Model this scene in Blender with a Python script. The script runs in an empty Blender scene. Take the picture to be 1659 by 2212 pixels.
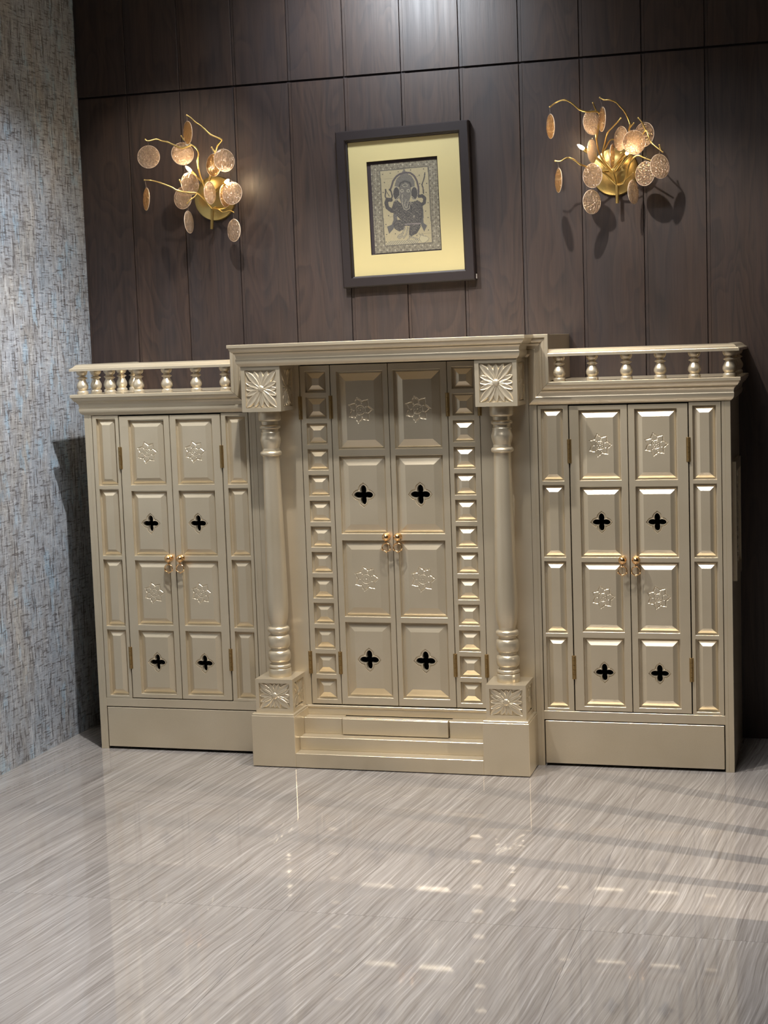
import bpy, bmesh, math, random
import numpy as np
from mathutils import Vector, Matrix
random.seed(7)
PI = math.pi
SC = bpy.context.scene
COL = SC.collection

# ------------------------------------------------------------------ camera
cam_d = bpy.data.cameras.new('camera')
cam = bpy.data.objects.new('camera', cam_d)
COL.objects.link(cam)
SC.camera = cam
YAW, PITCH, ROLL, FPX = 0.2775, -0.1048, -0.0347, 3453.9
fw = Vector((-math.sin(YAW) * math.cos(PITCH), math.cos(YAW) * math.cos(PITCH), math.sin(PITCH)))
rt = Vector((math.cos(YAW), math.sin(YAW), 0))
up = rt.cross(fw)
r2 = rt * math.cos(ROLL) + up * math.sin(ROLL)
u2 = -rt * math.sin(ROLL) + up * math.cos(ROLL)
cm = Matrix((r2, u2, -fw)).transposed().to_4x4()
cm.translation = Vector((1.5446, -5.5308, 1.5201))
cam.matrix_world = cm
cam_d.sensor_fit = 'VERTICAL'
cam_d.sensor_height = 36.0
cam_d.lens = FPX / 2212 * 36.0
cam_d.clip_start = 0.05

# ------------------------------------------------------------------ view, world, lights
SC.view_settings.view_transform = 'Standard'
SC.view_settings.look = 'None'
SC.view_settings.gamma = 1
SC.view_settings.use_curve_mapping = False
SC.view_settings.exposure = 0.0
w = bpy.data.worlds.new('world')
SC.world = w
w.use_nodes = True
w.node_tree.nodes['Background'].inputs[0].default_value = (0.5, 0.5, 0.52, 1)
w.node_tree.nodes['Background'].inputs[1].default_value = 0.02
CEIL = 3.05
ROOM_R, ROOM_B = 4.6, -8.0

def area(name, loc, size, power, col, rot=(0, 0, 0), sy=None, spread=180):
    d = bpy.data.lights.new(name, 'AREA')
    d.energy = power
    d.color = col
    d.size = size
    d.spread = math.radians(spread)
    if sy:
        d.shape = 'RECTANGLE'
        d.size_y = sy
    o = bpy.data.objects.new(name, d)
    o.location = loc
    o.rotation_euler = rot
    COL.objects.link(o)
    return o

def spot(name, loc, aim, power, col, ang, blend=0.4, rad=0.03):
    d = bpy.data.lights.new(name, 'SPOT')
    d.energy = power
    d.color = col
    d.spot_size = math.radians(ang)
    d.spot_blend = blend
    d.shadow_soft_size = rad
    o = bpy.data.objects.new(name, d)
    o.location = loc
    o.rotation_euler = (Vector(aim) - Vector(loc)).to_track_quat('-Z', 'Y').to_euler()
    COL.objects.link(o)
    return o

COOL = (0.86, 0.93, 1.0)
NEUT = (1.0, 0.965, 0.92)
WARM = (1.0, 0.86, 0.68)
# the row of ceiling downlights in front of the panelled wall, plus an added floor spot
SPOTS = [
    ('centre', (-0.30, -0.90, CEIL - 0.03), (-0.36, -0.25, 0.0), 250, NEUT, 92, 0.45),
    ('right', (0.60, -0.72, CEIL - 0.03), (0.95, 0.05, 0.6), 150, (1.0, 0.93, 0.84), 84, 0.5),
    ('left', (-1.02, -0.45, CEIL - 0.03), (-0.98, 0.5, 1.75), 38, (1.0, 0.90, 0.76), 58, 0.6),
    ('wall', (-0.08, -0.12, CEIL - 0.03), (-0.08, 0.5, 2.6), 125, COOL, 122, 0.95),
    ('floor', (-0.45, -2.60, CEIL - 0.03), (-0.50, -2.40, 0.0), 290, NEUT, 70, 0.9),  # added to brighten the open floor, not part of the row
    ('left wall', (-0.30, -0.90, CEIL - 0.045), (-1.4, -0.25, 1.50), 165, COOL, 60, 0.9),
]
for n, loc, aim, pw, col, ang, bl in SPOTS:
    spot('spot ' + n, loc, aim, pw, col, ang, bl, 0.10 if n == 'wall' else 0.022)
# added lamp, unseen, beyond the batten partition on the right, banding the floor
spot('partition lamp', (4.05, -1.62, 1.75), (1.05, -0.98, 0.0), 650, (1.0, 0.86, 0.68), 30, 0.6, 0.015)
# added fill lights below the ceiling, without fixtures
area('fill light near', (0.85, -2.9, CEIL - 0.02), 0.6, 18, (1.0, 0.97, 0.95), sy=0.6, spread=130)
area('fill light far', (1.5, -6.2, CEIL - 0.02), 2.2, 12, (1.0, 0.97, 0.95), sy=1.0, spread=120)
area('bevel highlight strip', (0.40, -1.45, CEIL - 0.02), 1.3, 42, (0.95, 0.97, 1.0), sy=0.22, spread=150)  # added strip that gives the panel bevels their highlights

# ------------------------------------------------------------------ node helpers
class NT:
    def __init__(s, name):
        s.m = bpy.data.materials.new(name)
        s.m.use_nodes = True
        s.t = s.m.node_tree
        s.b = s.t.nodes['Principled BSDF']
    def n(s, ty, **kw):
        nd = s.t.nodes.new(ty)
        for k, v in kw.items():
            if k.startswith('i_'):
                nd.inputs[k[2:].replace('_', ' ')].default_value = v
            else:
                setattr(nd, k, v)
        return nd
    def l(s, a, b):
        s.t.links.new(a, b)
    def pos(s):
        return s.n('ShaderNodeNewGeometry').outputs['Position']
    def obj(s):
        return s.n('ShaderNodeTexCoord').outputs['Object']
    def map(s, src, scale=(1, 1, 1), rot=(0, 0, 0), loc=(0, 0, 0)):
        m = s.n('ShaderNodeMapping')
        m.inputs['Scale'].default_value = scale
        m.inputs['Rotation'].default_value = rot
        m.inputs['Location'].default_value = loc
        s.l(src, m.inputs['Vector'])
        return m.outputs[0]
    def noise(s, src, scale, detail=3, rough=0.5, dist=0):
        nd = s.n('ShaderNodeTexNoise')
        nd.inputs['Scale'].default_value = scale
        nd.inputs['Detail'].default_value = detail
        nd.inputs['Roughness'].default_value = rough
        nd.inputs['Distortion'].default_value = dist
        s.l(src, nd.inputs['Vector'])
        return nd.outputs['Fac']
    def ramp(s, src, pts):
        r = s.n('ShaderNodeValToRGB')
        e = r.color_ramp.elements
        while len(e) < len(pts):
            e.new(0.5)
        for q, (p, c) in zip(e, pts):
            q.position = p
            if not isinstance(c, (tuple, list)):
                c = (c, c, c)
            q.color = tuple(c) + (1,)
        s.l(src, r.inputs[0])
        return r.outputs[0]
    def mix(s, fac, a, b, mode='MIX'):
        m = s.n('ShaderNodeMix', data_type='RGBA', blend_type=mode)
        for sock, v in ((m.inputs[0], fac), (m.inputs[6], a), (m.inputs[7], b)):
            if hasattr(v, 'is_output'):
                s.l(v, sock)
            elif isinstance(v, (int, float)):
                sock.default_value = v
            else:
                sock.default_value = tuple(v) + (1,)
        return m.outputs[2]
    def math(s, op, a, b=None):
        m = s.n('ShaderNodeMath', operation=op)
        for sock, v in ((m.inputs[0], a), (m.inputs[1], b)):
            if v is None:
                continue
            if hasattr(v, 'is_output'):
                s.l(v, sock)
            else:
                sock.default_value = v
        return m.outputs[0]
    def set(s, **kw):
        for k, v in kw.items():
            k = k.replace('_', ' ')
            if hasattr(v, 'is_output'):
                s.l(v, s.b.inputs[k])
            elif isinstance(v, tuple) and len(v) == 3:
                s.b.inputs[k].default_value = v + (1,)
            else:
                s.b.inputs[k].default_value = v
        return s
    def bump(s, h, strength, dist=0.01):
        b = s.n('ShaderNodeBump')
        b.inputs['Strength'].default_value = strength
        b.inputs['Distance'].default_value = dist
        s.l(h, b.inputs['Height'])
        s.l(b.outputs[0], s.b.inputs['Normal'])

def srgb(r, g, b):
    f = lambda c: (c / 255 / 12.92) if c / 255 <= 0.04045 else ((c / 255 + 0.055) / 1.055) ** 2.4
    return (f(r), f(g), f(b))

M = {}
def simple(key, name, col, rough=0.5, metal=0.0, **kw):
    t = NT(name)
    t.set(Base_Color=col, Roughness=rough, Metallic=metal, **kw)
    M[key] = t.m
    return t

# champagne metallic paint
t = NT('champagne metallic paint')
p = t.pos()
fine = t.noise(p, 900, 2, 0.6)
big = t.noise(p, 5, 2)
c = t.mix(t.ramp(big, [(0.35, 0.0), (0.65, 1.0)]), (0.590, 0.500, 0.355), (0.630, 0.540, 0.395))
c = t.mix(0.12, c, t.ramp(fine, [(0.3, (0.4, 0.34, 0.25)), (0.7, (0.8, 0.74, 0.62))]))
t.set(Base_Color=c, Metallic=0.67, Roughness=0.295)
t.bump(fine, 0.05, 0.0006)
M['paint'] = t.m
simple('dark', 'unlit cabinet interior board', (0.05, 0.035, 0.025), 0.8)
simple('hinge', 'antique brass hinge metal', (0.42, 0.29, 0.13), 0.38, 1.0)
simple('pull', 'polished rose gold metal', (0.92, 0.60, 0.30), 0.14, 1.0)
t = NT('brushed brass')
n_ = t.noise(t.map(t.obj(), (30, 30, 30)), 14, 4, 0.6)
t.set(Base_Color=t.mix(n_, (0.50, 0.36, 0.12), (0.80, 0.60, 0.24)), Metallic=1.0, Roughness=0.30)
M['brass'] = t.m

# dark walnut laminate
t = NT('dark walnut laminate')
p = t.pos()
oi = t.n('ShaderNodeObjectInfo').outputs['Random']
comb = t.n('ShaderNodeCombineXYZ')
t.l(t.math('MULTIPLY', oi, 37.0), comb.inputs[0])
t.l(t.math('MULTIPLY', oi, 11.0), comb.inputs[2])
add = t.n('ShaderNodeVectorMath', operation='ADD')
t.l(p, add.inputs[0])
t.l(comb.outputs[0], add.inputs[1])
pp = add.outputs[0]
warp = t.noise(t.map(pp, (3.2, 1, 0.75)), 1.6, 2, 0.5, 0.6)
rings = t.math('FRACT', t.math('MULTIPLY', warp, 15.0))
cath = t.ramp(rings, [(0.0, 0.15), (0.5, 0.6), (0.86, 0.8), (1.0, 0.15)])
streak = t.noise(t.map(pp, (60, 60, 1.6)), 1.0, 4, 0.65)
pores = t.noise(t.map(pp, (420, 420, 9)), 1.0, 2, 0.5)
tone = t.noise(t.map(pp, (9, 9, 0.7)), 1.0, 2)
base = t.mix(t.ramp(streak, [(0.3, 0.0), (0.7, 1.0)]), (0.0080, 0.0050, 0.0045), (0.032, 0.0200, 0.0160))
base = t.mix(t.math('MULTIPLY', cath, 0.5), base, (0.058, 0.034, 0.024))
base = t.mix(t.ramp(tone, [(0.35, 0.0), (0.7, 0.45)]), base, (0.020, 0.018, 0.021))
base = t.mix(t.ramp(pores, [(0.30, 0.55), (0.42, 0.0)]), base, (0.010, 0.007, 0.006))
t.set(Base_Color=base, Roughness=t.ramp(streak, [(0.3, 0.52), (0.7, 0.42)]))
t.b.inputs['Specular IOR Level'].default_value = 0.36
t.bump(t.math('ADD', pores, t.math('MULTIPLY', streak, 0.7)), 0.22, 0.0010)
M['wood'] = t.m
simple('seam', 'dark maroon backing board', (0.012, 0.004, 0.005), 0.7)
simple('frame', 'dark espresso picture moulding', (0.010, 0.006, 0.006), 0.5)
M['frame'].node_tree.nodes['Principled BSDF'].inputs['Specular IOR Level'].default_value = 0.3

# wallpaper, woven look
t = NT('woven grey blue wallpaper')
p = t.pos()
big = t.noise(t.map(p, (1, 7, 2.2)), 1.0, 4, 0.65, 0.4)
big2 = t.noise(t.map(p, (1, 16, 7), loc=(3, 1, 2)), 1.0, 3, 0.6)
base = t.ramp(big, [(0.34, (0.30, 0.34, 0.38)), (0.50, (0.38, 0.40, 0.425)), (0.58, (0.31, 0.31, 0.31)), (0.70, (0.44, 0.42, 0.385))])
base = t.mix(t.ramp(big2, [(0.56, 0.0), (0.66, 0.7)]), base, (0.33, 0.46, 0.56))
base = t.mix(t.ramp(t.noise(t.map(p, (1, 22, 16), loc=(8, 0, 0)), 1.0, 2), [(0.60, 0.0), (0.68, 0.55)]), base, (0.25, 0.24, 0.235))
vs = t.noise(t.map(p, (1, 125, 15)), 1.0, 3, 0.60)
hs = t.noise(t.map(p, (1, 20, 185)), 1.0, 3, 0.60)
fine = t.noise(t.map(p, (1, 260, 330)), 1.0, 2, 0.6)
dark = t.math('MAXIMUM', t.ramp(vs, [(0.555, 0.0), (0.63, 0.92)]), t.ramp(hs, [(0.565, 0.0), (0.64, 0.88)]))
c = t.mix(dark, base, (0.085, 0.072, 0.072))
lite = t.math('MAXIMUM', t.ramp(vs, [(0.32, 0.8), (0.42, 0.0)]), t.ramp(hs, [(0.32, 0.6), (0.41, 0.0)]))
c = t.mix(t.math('MULTIPLY', lite, 0.75), c, (0.66, 0.67, 0.68))
c = t.mix(t.ramp(fine, [(0.3, 0.3), (0.5, 0.0)]), c, (0.16, 0.15, 0.15))
t.set(Base_Color=c, Roughness=0.6)
t.set(Base_Color=t.mix(1.0, c, (0.74, 0.74, 0.75), 'MULTIPLY'))
t.bump(vs, 0.15, 0.001)
M['paper'] = t.m

# polished floor tile with linear veins
t = NT('polished grey vein porcelain')
p = t.pos()
oi = t.n('ShaderNodeObjectInfo').outputs['Random']
comb = t.n('ShaderNodeCombineXYZ')
t.l(t.math('MULTIPLY', oi, 5.0), comb.inputs[2])
add = t.n('ShaderNodeVectorMath', operation='ADD')
t.l(p, add.inputs[0])
t.l(comb.outputs[0], add.inputs[1])
pp = t.map(add.outputs[0], rot=(0, 0, math.radians(6)))
wv = t.noise(t.map(pp, (1.4, 1.1, 1)), 1.4, 2)
off = t.n('ShaderNodeCombineXYZ')
t.l(t.math('MULTIPLY', t.math('SUBTRACT', wv, 0.5), 0.055), off.inputs[0])
ad2 = t.n('ShaderNodeVectorMath', operation='ADD')
t.l(pp, ad2.inputs[0])
t.l(off.outputs[0], ad2.inputs[1])
q = ad2.outputs[0]
v1 = t.noise(t.map(q, (80, 1.1, 1)), 1.0, 5, 0.70, 0.05)
v2 = t.noise(t.map(q, (170, 3.0, 1)), 1.0, 3, 0.6, 0.05)
v3 = t.noise(t.map(q, (11, 0.6, 1)), 1.0, 3, 0.6, 0.2)
c = t.ramp(v1, [(0.30, (0.27, 0.243, 0.225)), (0.44, (0.355, 0.33, 0.31)), (0.55, (0.41, 0.385, 0.365)), (0.72, (0.52, 0.495, 0.475))])
c = t.mix(t.ramp(v2, [(0.34, 0.65), (0.47, 0.0)]), c, (0.20, 0.175, 0.16))
c = t.mix(t.ramp(v2, [(0.56, 0.0), (0.68, 0.6)]), c, (0.66, 0.64, 0.62))
c = t.mix(t.ramp(v3, [(0.35, 0.35), (0.65, 0.0)]), c, (0.28, 0.255, 0.24))
c = t.mix(1.0, c, (0.66, 0.648, 0.642), 'MULTIPLY')
t.set(Base_Color=c, Roughness=0.05)
t.b.inputs['IOR'].default_value = 1.58
t.b.inputs['Coat Weight'].default_value = 0.35
t.b.inputs['Coat Roughness'].default_value = 0.02
t.b.inputs['Specular IOR Level'].default_value = 0.5
M['floor'] = t.m
simple('grout', 'grey tile grout', (0.16, 0.145, 0.135), 0.8)
simple('white', 'white painted plaster', (0.72, 0.71, 0.69), 0.7)
simple('greige', 'warm grey painted plaster', (0.30, 0.28, 0.26), 0.7)
t = simple('mat', 'gold mount board', (0.335, 0.275, 0.125), 0.55, 0.0)
simple('tag', 'white plastic tag', (0.8, 0.8, 0.78), 0.5)
simple('wire', 'dark steel wire', (0.2, 0.17, 0.15), 0.35, 1.0)
simple('trimwhite', 'white downlight trim', (0.8, 0.8, 0.8), 0.4)
t = simple('bulb', 'lit capsule bulb', (1, 0.85, 0.6), 0.4)
t.b.inputs['Emission Color'].default_value = (1.0, 0.72, 0.38, 1)
t.b.inputs['Emission Strength'].default_value = 55
t = simple('lens', 'lit downlight lens', (1, 1, 1), 0.4)
t.b.inputs['Emission Color'].default_value = (1.0, 0.97, 0.92, 1)
t.b.inputs['Emission Strength'].default_value = 12

def glassmat(key, name, tint, amt):
    t = NT(name)
    o = t.obj()
    vo = t.n('ShaderNodeTexVoronoi')
    vo.inputs['Scale'].default_value = 135
    t.l(o, vo.inputs['Vector'])
    h = t.math('ADD', vo.outputs['Distance'], t.noise(o, 120, 3, 0.6))
    t.set(Base_Color=tint, Roughness=0.08, IOR=1.45)
    t.bump(h, 1.0, 0.009)
    nd = t.t.nodes
    bs = t.b.outputs[0]
    t.b.inputs['Metallic'].default_value = 0.0
    t.b.inputs['Specular IOR Level'].default_value = 1.0
    t.b.inputs['Coat Weight'].default_value = 0.6
    t.b.inputs['Coat Roughness'].default_value = 0.05
    t.b.inputs['Transmission Weight'].default_value = 1.0
    t.b.inputs['Roughness'].default_value = 0.03
    t.b.inputs['Specular IOR Level'].default_value = 0.5
    tl = t.n('ShaderNodeBsdfTranslucent')
    tl.inputs[0].default_value = tuple(tint) + (1,)
    t.l(t.b.inputs['Normal'].links[0].from_socket, tl.inputs['Normal'])
    gl = t.n('ShaderNodeBsdfGlossy')
    gl.inputs['Roughness'].default_value = 0.15
    gl.inputs[0].default_value = tuple(tint) + (1,)
    t.l(t.b.inputs['Normal'].links[0].from_socket, gl.inputs['Normal'])
    m0 = t.n('ShaderNodeMixShader'); m0.inputs[0].default_value = 0.55
    t.l(tl.outputs[0], m0.inputs[1]); t.l(gl.outputs[0], m0.inputs[2])
    m2 = t.n('ShaderNodeMixShader'); m2.inputs[0].default_value = amt
    t.l(bs, m2.inputs[1]); t.l(m0.outputs[0], m2.inputs[2])
    out = [x for x in nd if x.type == 'OUTPUT_MATERIAL'][0]
    t.l(m2.outputs[0], out.inputs[0])
    M[key] = t.m
glassmat('glass', 'hammered clear rose glass', (0.98, 0.82, 0.68), 0.38)
glassmat('amber', 'hammered amber glass', (0.96, 0.68, 0.36), 0.35)
simple('rim', 'bright glass rim', (0.80, 0.66, 0.52), 0.12, 0.3)

# ------------------------------------------------------------------ object helpers
def link(name, me, parent=None, loc=(0, 0, 0), rot=(0, 0, 0)):
    o = bpy.data.objects.new(name, me)
    COL.objects.link(o)
    o.location = loc
    o.rotation_euler = rot
    if parent is not None:
        o.parent = parent
    return o

def tag(o, label, cat, group=None):
    o['label'] = label
    o['category'] = cat
    if group:
        o['group'] = group
    return o

def thing(name, label, cat, loc=(0, 0, 0), group=None, rot=(0, 0, 0)):
    return tag(link(name, None, None, loc, rot), label, cat, group)

def struct(o):
    o['kind'] = 'structure'
    return o

class G:
    """collects geometry for one mesh"""
    def __init__(s):
        s.v, s.f = [], []
    def add(s, vs, fs):
        b = len(s.v)
        s.v += [tuple(x) for x in vs]
        s.f += [tuple(i + b for i in q) for q in fs]
        return s
    def box(s, x0, x1, y0, y1, z0, z1):
        x0, x1 = min(x0, x1), max(x0, x1)
        return s.add([(x0, y0, z0), (x1, y0, z0), (x1, y1, z0), (x0, y1, z0), (x0, y0, z1), (x1, y0, z1), (x1, y1, z1), (x0, y1, z1)],
                     [(0, 1, 5, 4), (1, 2, 6, 5), (2, 3, 7, 6), (3, 0, 4, 7), (4, 5, 6, 7), (3, 2, 1, 0)])
    def lathe(s, prof, n=32, c=(0, 0, 0), caps=True):
        vs, fs = [], []
        for r, z in prof:
            for k in range(n):
                a = 2 * PI * k / n
                vs.append((c[0] + r * math.cos(a), c[1] + r * math.sin(a), c[2] + z))
        m = len(prof)
        for i in range(m - 1):
            for k in range(n):
                k2 = (k + 1) % n
                fs.append((i * n + k, i * n + k2, (i + 1) * n + k2, (i + 1) * n + k))
        if caps:
            fs.append(tuple(range(n))[::-1])
            fs.append(tuple((m - 1) * n + k for k in range(n)))
        return s.add(vs, fs)
    def tube(s, pts, r, n=8, r1=None):
        pts = [Vector(q) for q in pts]
        vs, fs = [], []
        prev = None
        m = len(pts)
        for i, q in enumerate(pts):
            d = (pts[min(i + 1, m - 1)] - pts[max(i - 1, 0)]).normalized()
            if prev is None:
                a = d.orthogonal().normalized()
            else:
                a = (prev - d * prev.dot(d)).normalized()
            prev = a
            b = d.cross(a)
            rr = r if r1 is None else r + (r1 - r) * i / (m - 1)
            if isinstance(r, (list, tuple)):
                rr = r[i]
            for k in range(n):
                t_ = 2 * PI * k / n
                vs.append(q + (a * math.cos(t_) + b * math.sin(t_)) * rr)
        for i in range(m - 1):
            for k in range(n):
                k2 = (k + 1) % n
                fs.append((i * n + k, i * n + k2, (i + 1) * n + k2, (i + 1) * n + k))
        fs.append(tuple(range(n))[::-1])
        fs.append(tuple((m - 1) * n + k for k in range(n)))
        return s.add(vs, fs)
    def torus(s, c, R, r, axis='y', n=28, k=8):
        vs, fs = [], []
        for i in range(n):
            a = 2 * PI * i / n
            for j in range(k):
                b = 2 * PI * j / k
                q = (R + r * math.cos(b))
                x, y, z = q * math.cos(a), r * math.sin(b), q * math.sin(a)
                if axis == 'z':
                    x, y, z = x, z, y
                elif axis == 'x':
                    x, y, z = y, x, z
                vs.append((c[0] + x, c[1] + y, c[2] + z))
        for i in range(n):
            for j in range(k):
                fs.append((i * k + j, i * k + (j + 1) % k, ((i + 1) % n) * k + (j + 1) % k, ((i + 1) % n) * k + j))
        return s.add(vs, fs)
    def sphere(s, c, r, n=16, m=10, sz=1.0):
        prof = [(max(1e-5, r * math.sin(PI * i / m)), -r * sz * math.cos(PI * i / m)) for i in range(m + 1)]
        return s.lathe(prof, n, c)
    def sweep(s, path, prof, caps=True):
        """path: list of (P, a, b); profile point (u, v) -> P + u*a + v*b"""
        vs, fs = [], []
        n = len(prof)
        for P, a, b in path:
            for u, v in prof:
                vs.append(tuple(P[i] + u * a[i] + v * b[i] for i in range(3)))
        for i in range(len(path) - 1):
            for k in range(n):
                k2 = (k + 1) % n
                fs.append((i * n + k, i * n + k2, (i + 1) * n + k2, (i + 1) * n + k))
        if caps:
            fs.append(tuple(range(n))[::-1])
            fs.append(tuple((len(path) - 1) * n + k for k in range(n)))
        return s.add(vs, fs)
    def rot(s, start, mat):
        for i in range(start, len(s.v)):
            s.v[i] = tuple(mat @ Vector(s.v[i]))
        return s
    def mesh(s, name, mat, smooth=None, bevel=0, recalc=True):
        me = bpy.data.meshes.new(name)
        me.from_pydata(s.v, [], s.f)
        if recalc or bevel:
            bm = bmesh.new()
            bm.from_mesh(me)
            bmesh.ops.recalc_face_normals(bm, faces=bm.faces)
            if bevel:
                es = [e for e in bm.edges if e.is_manifold and e.calc_face_angle(0) > 0.6]
                bmesh.ops.bevel(bm, geom=es, offset=bevel, segments=1, affect='EDGES', clamp_overlap=True)
            bm.to_mesh(me)
            bm.free()
        for mt in (mat if isinstance(mat, (list, tuple)) else [mat]):
            me.materials.append(mt)
        if smooth:
            me.shade_smooth()
            me.set_sharp_from_angle(angle=math.radians(smooth))
        return me

def grid_slab(g, xs, zs, solid, y0, y1):
    """board with openings: cells of the xs x zs grid are solid or open"""
    nx, nz = len(xs) - 1, len(zs) - 1
    S = lambda i, j: 0 <= i < nx and 0 <= j < nz and solid(i, j)
    idx = {}
    vs, fs = [], []
    def V(x, y, z):
        k = (round(x, 6), round(y, 6), round(z, 6))
        if k not in idx:
            idx[k] = len(vs)
            vs.append(k)
        return idx[k]
    for i in range(nx):
        for j in range(nz):
            if not S(i, j):
                continue
            a, b, c, d = xs[i], xs[i + 1], zs[j], zs[j + 1]
            fs.append((V(a, y0, c), V(b, y0, c), V(b, y0, d), V(a, y0, d)))
            fs.append((V(a, y1, d), V(b, y1, d), V(b, y1, c), V(a, y1, c)))
            if not S(i - 1, j): fs.append((V(a, y0, c), V(a, y0, d), V(a, y1, d), V(a, y1, c)))
            if not S(i + 1, j): fs.append((V(b, y0, d), V(b, y0, c), V(b, y1, c), V(b, y1, d)))
            if not S(i, j - 1): fs.append((V(b, y0, c), V(a, y0, c), V(a, y1, c), V(b, y1, c)))
            if not S(i, j + 1): fs.append((V(a, y0, d), V(b, y0, d), V(b, y1, d), V(a, y1, d)))
    g.add(vs, fs)
    return g

# ------------------------------------------------------------------ the room
YW = 0.495          # face of the panelled wall
XL = -1.40          # face of the papered wall
g = G(); g.box(XL - 0.12, ROOM_R + 0.12, YW + 0.010, YW + 0.14, -0.02, CEIL + 0.1)
wall_back = struct(link('wall_back', g.mesh('wall_back', M['seam'])))
ZS = 2.5447
PITCHX = 0.2275
joints = [0.181 + PITCHX * k for k in range(-6, 20)]
edges = [XL] + joints + [ROOM_R]
edges = [e for e in edges if e <= ROOM_R]
def wood_panel(x0, x1, z0, z1):
    g = G()
    w_ = x1 - x0
    # profile in x: shadow gap, recessed tongue, bevelled face board (local origin at x0, z0)
    pts = [(0.0022, 0.010), (0.0022, 0.0030), (0.0125, 0.0030), (0.0127, 0.0055), (0.0139, 0.0055), (0.0141, 0.0), (w_ - 0.0012, 0.0), (w_ - 0.0002, 0.0012), (w_ - 0.0002, 0.010)]
    h = z1 - z0
    n = len(pts)
    vs = [(x, y, 0) for x, y in pts] + [(x, y, h) for x, y in pts]
    fs = [(i, (i + 1) % n, (i + 1) % n + n, i + n) for i in range(n)] + [tuple(range(n)), tuple(range(n, 2 * n))[::-1]]
    g.add(vs, fs)
    return g.mesh('wood_panel', M['wood'])
cache = {}
for i in range(len(edges) - 1):
    x0, x1 = edges[i], edges[i + 1]
    for z0, z1 in ((0.002, ZS - 0.0045), (ZS + 0.0045, CEIL)):
        k = (round(x1 - x0, 4), z0)
        if k not in cache:
            cache[k] = wood_panel(x0, x1, z0, z1)
        link('wood_panel', cache[k], wall_back, (x0, YW, z0))

g = G(); g.box(XL - 0.12, XL, ROOM_B, YW + 0.010, -0.02, CEIL + 0.1)
struct(link('wall_left', g.mesh('wall_left', M['paper'])))
g = G(); g.box(ROOM_R, ROOM_R + 0.12, ROOM_B, YW, -0.02, CEIL + 0.1)
struct(link('wall_right', g.mesh('wall_right', M['greige'])))
g = G(); g.box(XL - 0.12, ROOM_R + 0.12, ROOM_B - 0.12, ROOM_B, -0.02, CEIL + 0.1)
struct(link('wall_front', g.mesh('wall_front', M['greige'])))
g = G(); g.box(XL, ROOM_R, ROOM_B, YW, CEIL, CEIL + 0.1)
struct(link('ceiling', g.mesh('ceiling', M['white'])))
g = G(); g.box(XL, ROOM_R, ROOM_B, YW + 0.01, -0.05, -0.0014)
floor = struct(link('floor', g.mesh('floor', M['grout'])))
TX = [0.90 + 0.8 * k for k in range(-3, 6)]
TY = [-1.57 + 1.6 * k for k in range(-5, 3)]
tc = {}
for i in range(len(TX) - 1):
    for j in range(len(TY) - 1):
        a, b = max(TX[i], XL), min(TX[i + 1], ROOM_R)
        c, d = max(TY[j], ROOM_B), min(TY[j + 1], YW)
        if b - a < 0.01 or d - c < 0.01:
            continue
        k = (round(b - a, 4), round(d - c, 4))
        if k not in tc:
            e = 0.0004
            g = G(); g.box(e, b - a - e, e, d - c - e, -0.010, 0.0)
            tc[k] = g.mesh('floor_tile', M['floor'])
        link('floor_tile', tc[k], floor, (a, c, 0))

# downlights of the ceiling row and the added floor one
for n, loc, *_ in SPOTS[:5]:
    dl = thing('ceiling_downlight', {'centre': 'round recessed downlight above the middle of the gold cabinet',
        'right': 'round recessed downlight above the right wing of the gold cabinet',
        'left': 'round recessed downlight above the left brass sconce',
        'floor': 'added unseen downlight brightening the open floor in front of the gold cabinet',
        'wall': 'round recessed downlight tight against the dark panelled wall'}[n], 'downlight', (loc[0], loc[1], CEIL), 'ceiling downlights')
    g = G()
    prof = [(0.030, -0.001), (0.034, -0.006), (0.047, -0.006), (0.050, -0.001)]
    g.lathe([(0.030, 0), *prof, (0.050, 0)], 28, caps=False)
    link('trim_ring', g.mesh('trim_ring', M['trimwhite'], 40), dl)
    g = G(); g.lathe([(0.0001, -0.002), (0.030, -0.002), (0.030, 0.0)], 24)
    link('lens', g.mesh('lens', M['lens']), dl)

# added slatted partition out of frame on the right, shaping the floor bands
pt = thing('added_batten_screen', 'added unseen batten partition standing right of the gold cabinet', 'light screen', (2.10, -1.4, 0))
g = G(); g.box(-0.03, 0.03, -1.2, 0.95, 0.0, 0.03)
link('bottom_rail', g.mesh('bottom_rail', M['frame']), pt)
g = G(); g.box(-0.03, 0.03, -1.2, 0.95, 2.37, 2.41)
link('top_rail', g.mesh('top_rail', M['frame']), pt)
g = G(); g.box(-0.02, 0.02, -0.0175, 0.0175, 0.03, 2.37)
bm_ = g.mesh('batten', M['frame'], bevel=0.002)
for y in (-0.52, -0.73, -0.94, -1.13, -1.30):
    link('batten', bm_, pt, (0, y + 1.4, 0))
g = G(); g.box(-0.015, 0.015, -1.2, -0.075, 0.03, 2.37)
link('solid_panel', g.mesh('solid_panel', M['frame']), pt)

# ------------------------------------------------------------------ raised panels
def ring_faces(n, i):
    return [(i * n + k, i * n + (k + 1) % n, (i + 1) * n + (k + 1) % n, (i + 1) * n + k) for k in range(n)]

def capsule_r(c, s, L, w_):
    c, s = abs(c), abs(s)
    if s > 1e-9:
        t_ = w_ / s
        if t_ * c <= L - w_:
            return t_
    d = w_ * w_ - ((L - w_) * s) ** 2
    return (L - w_) * c + math.sqrt(d) if d >= 0 else 0

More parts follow.
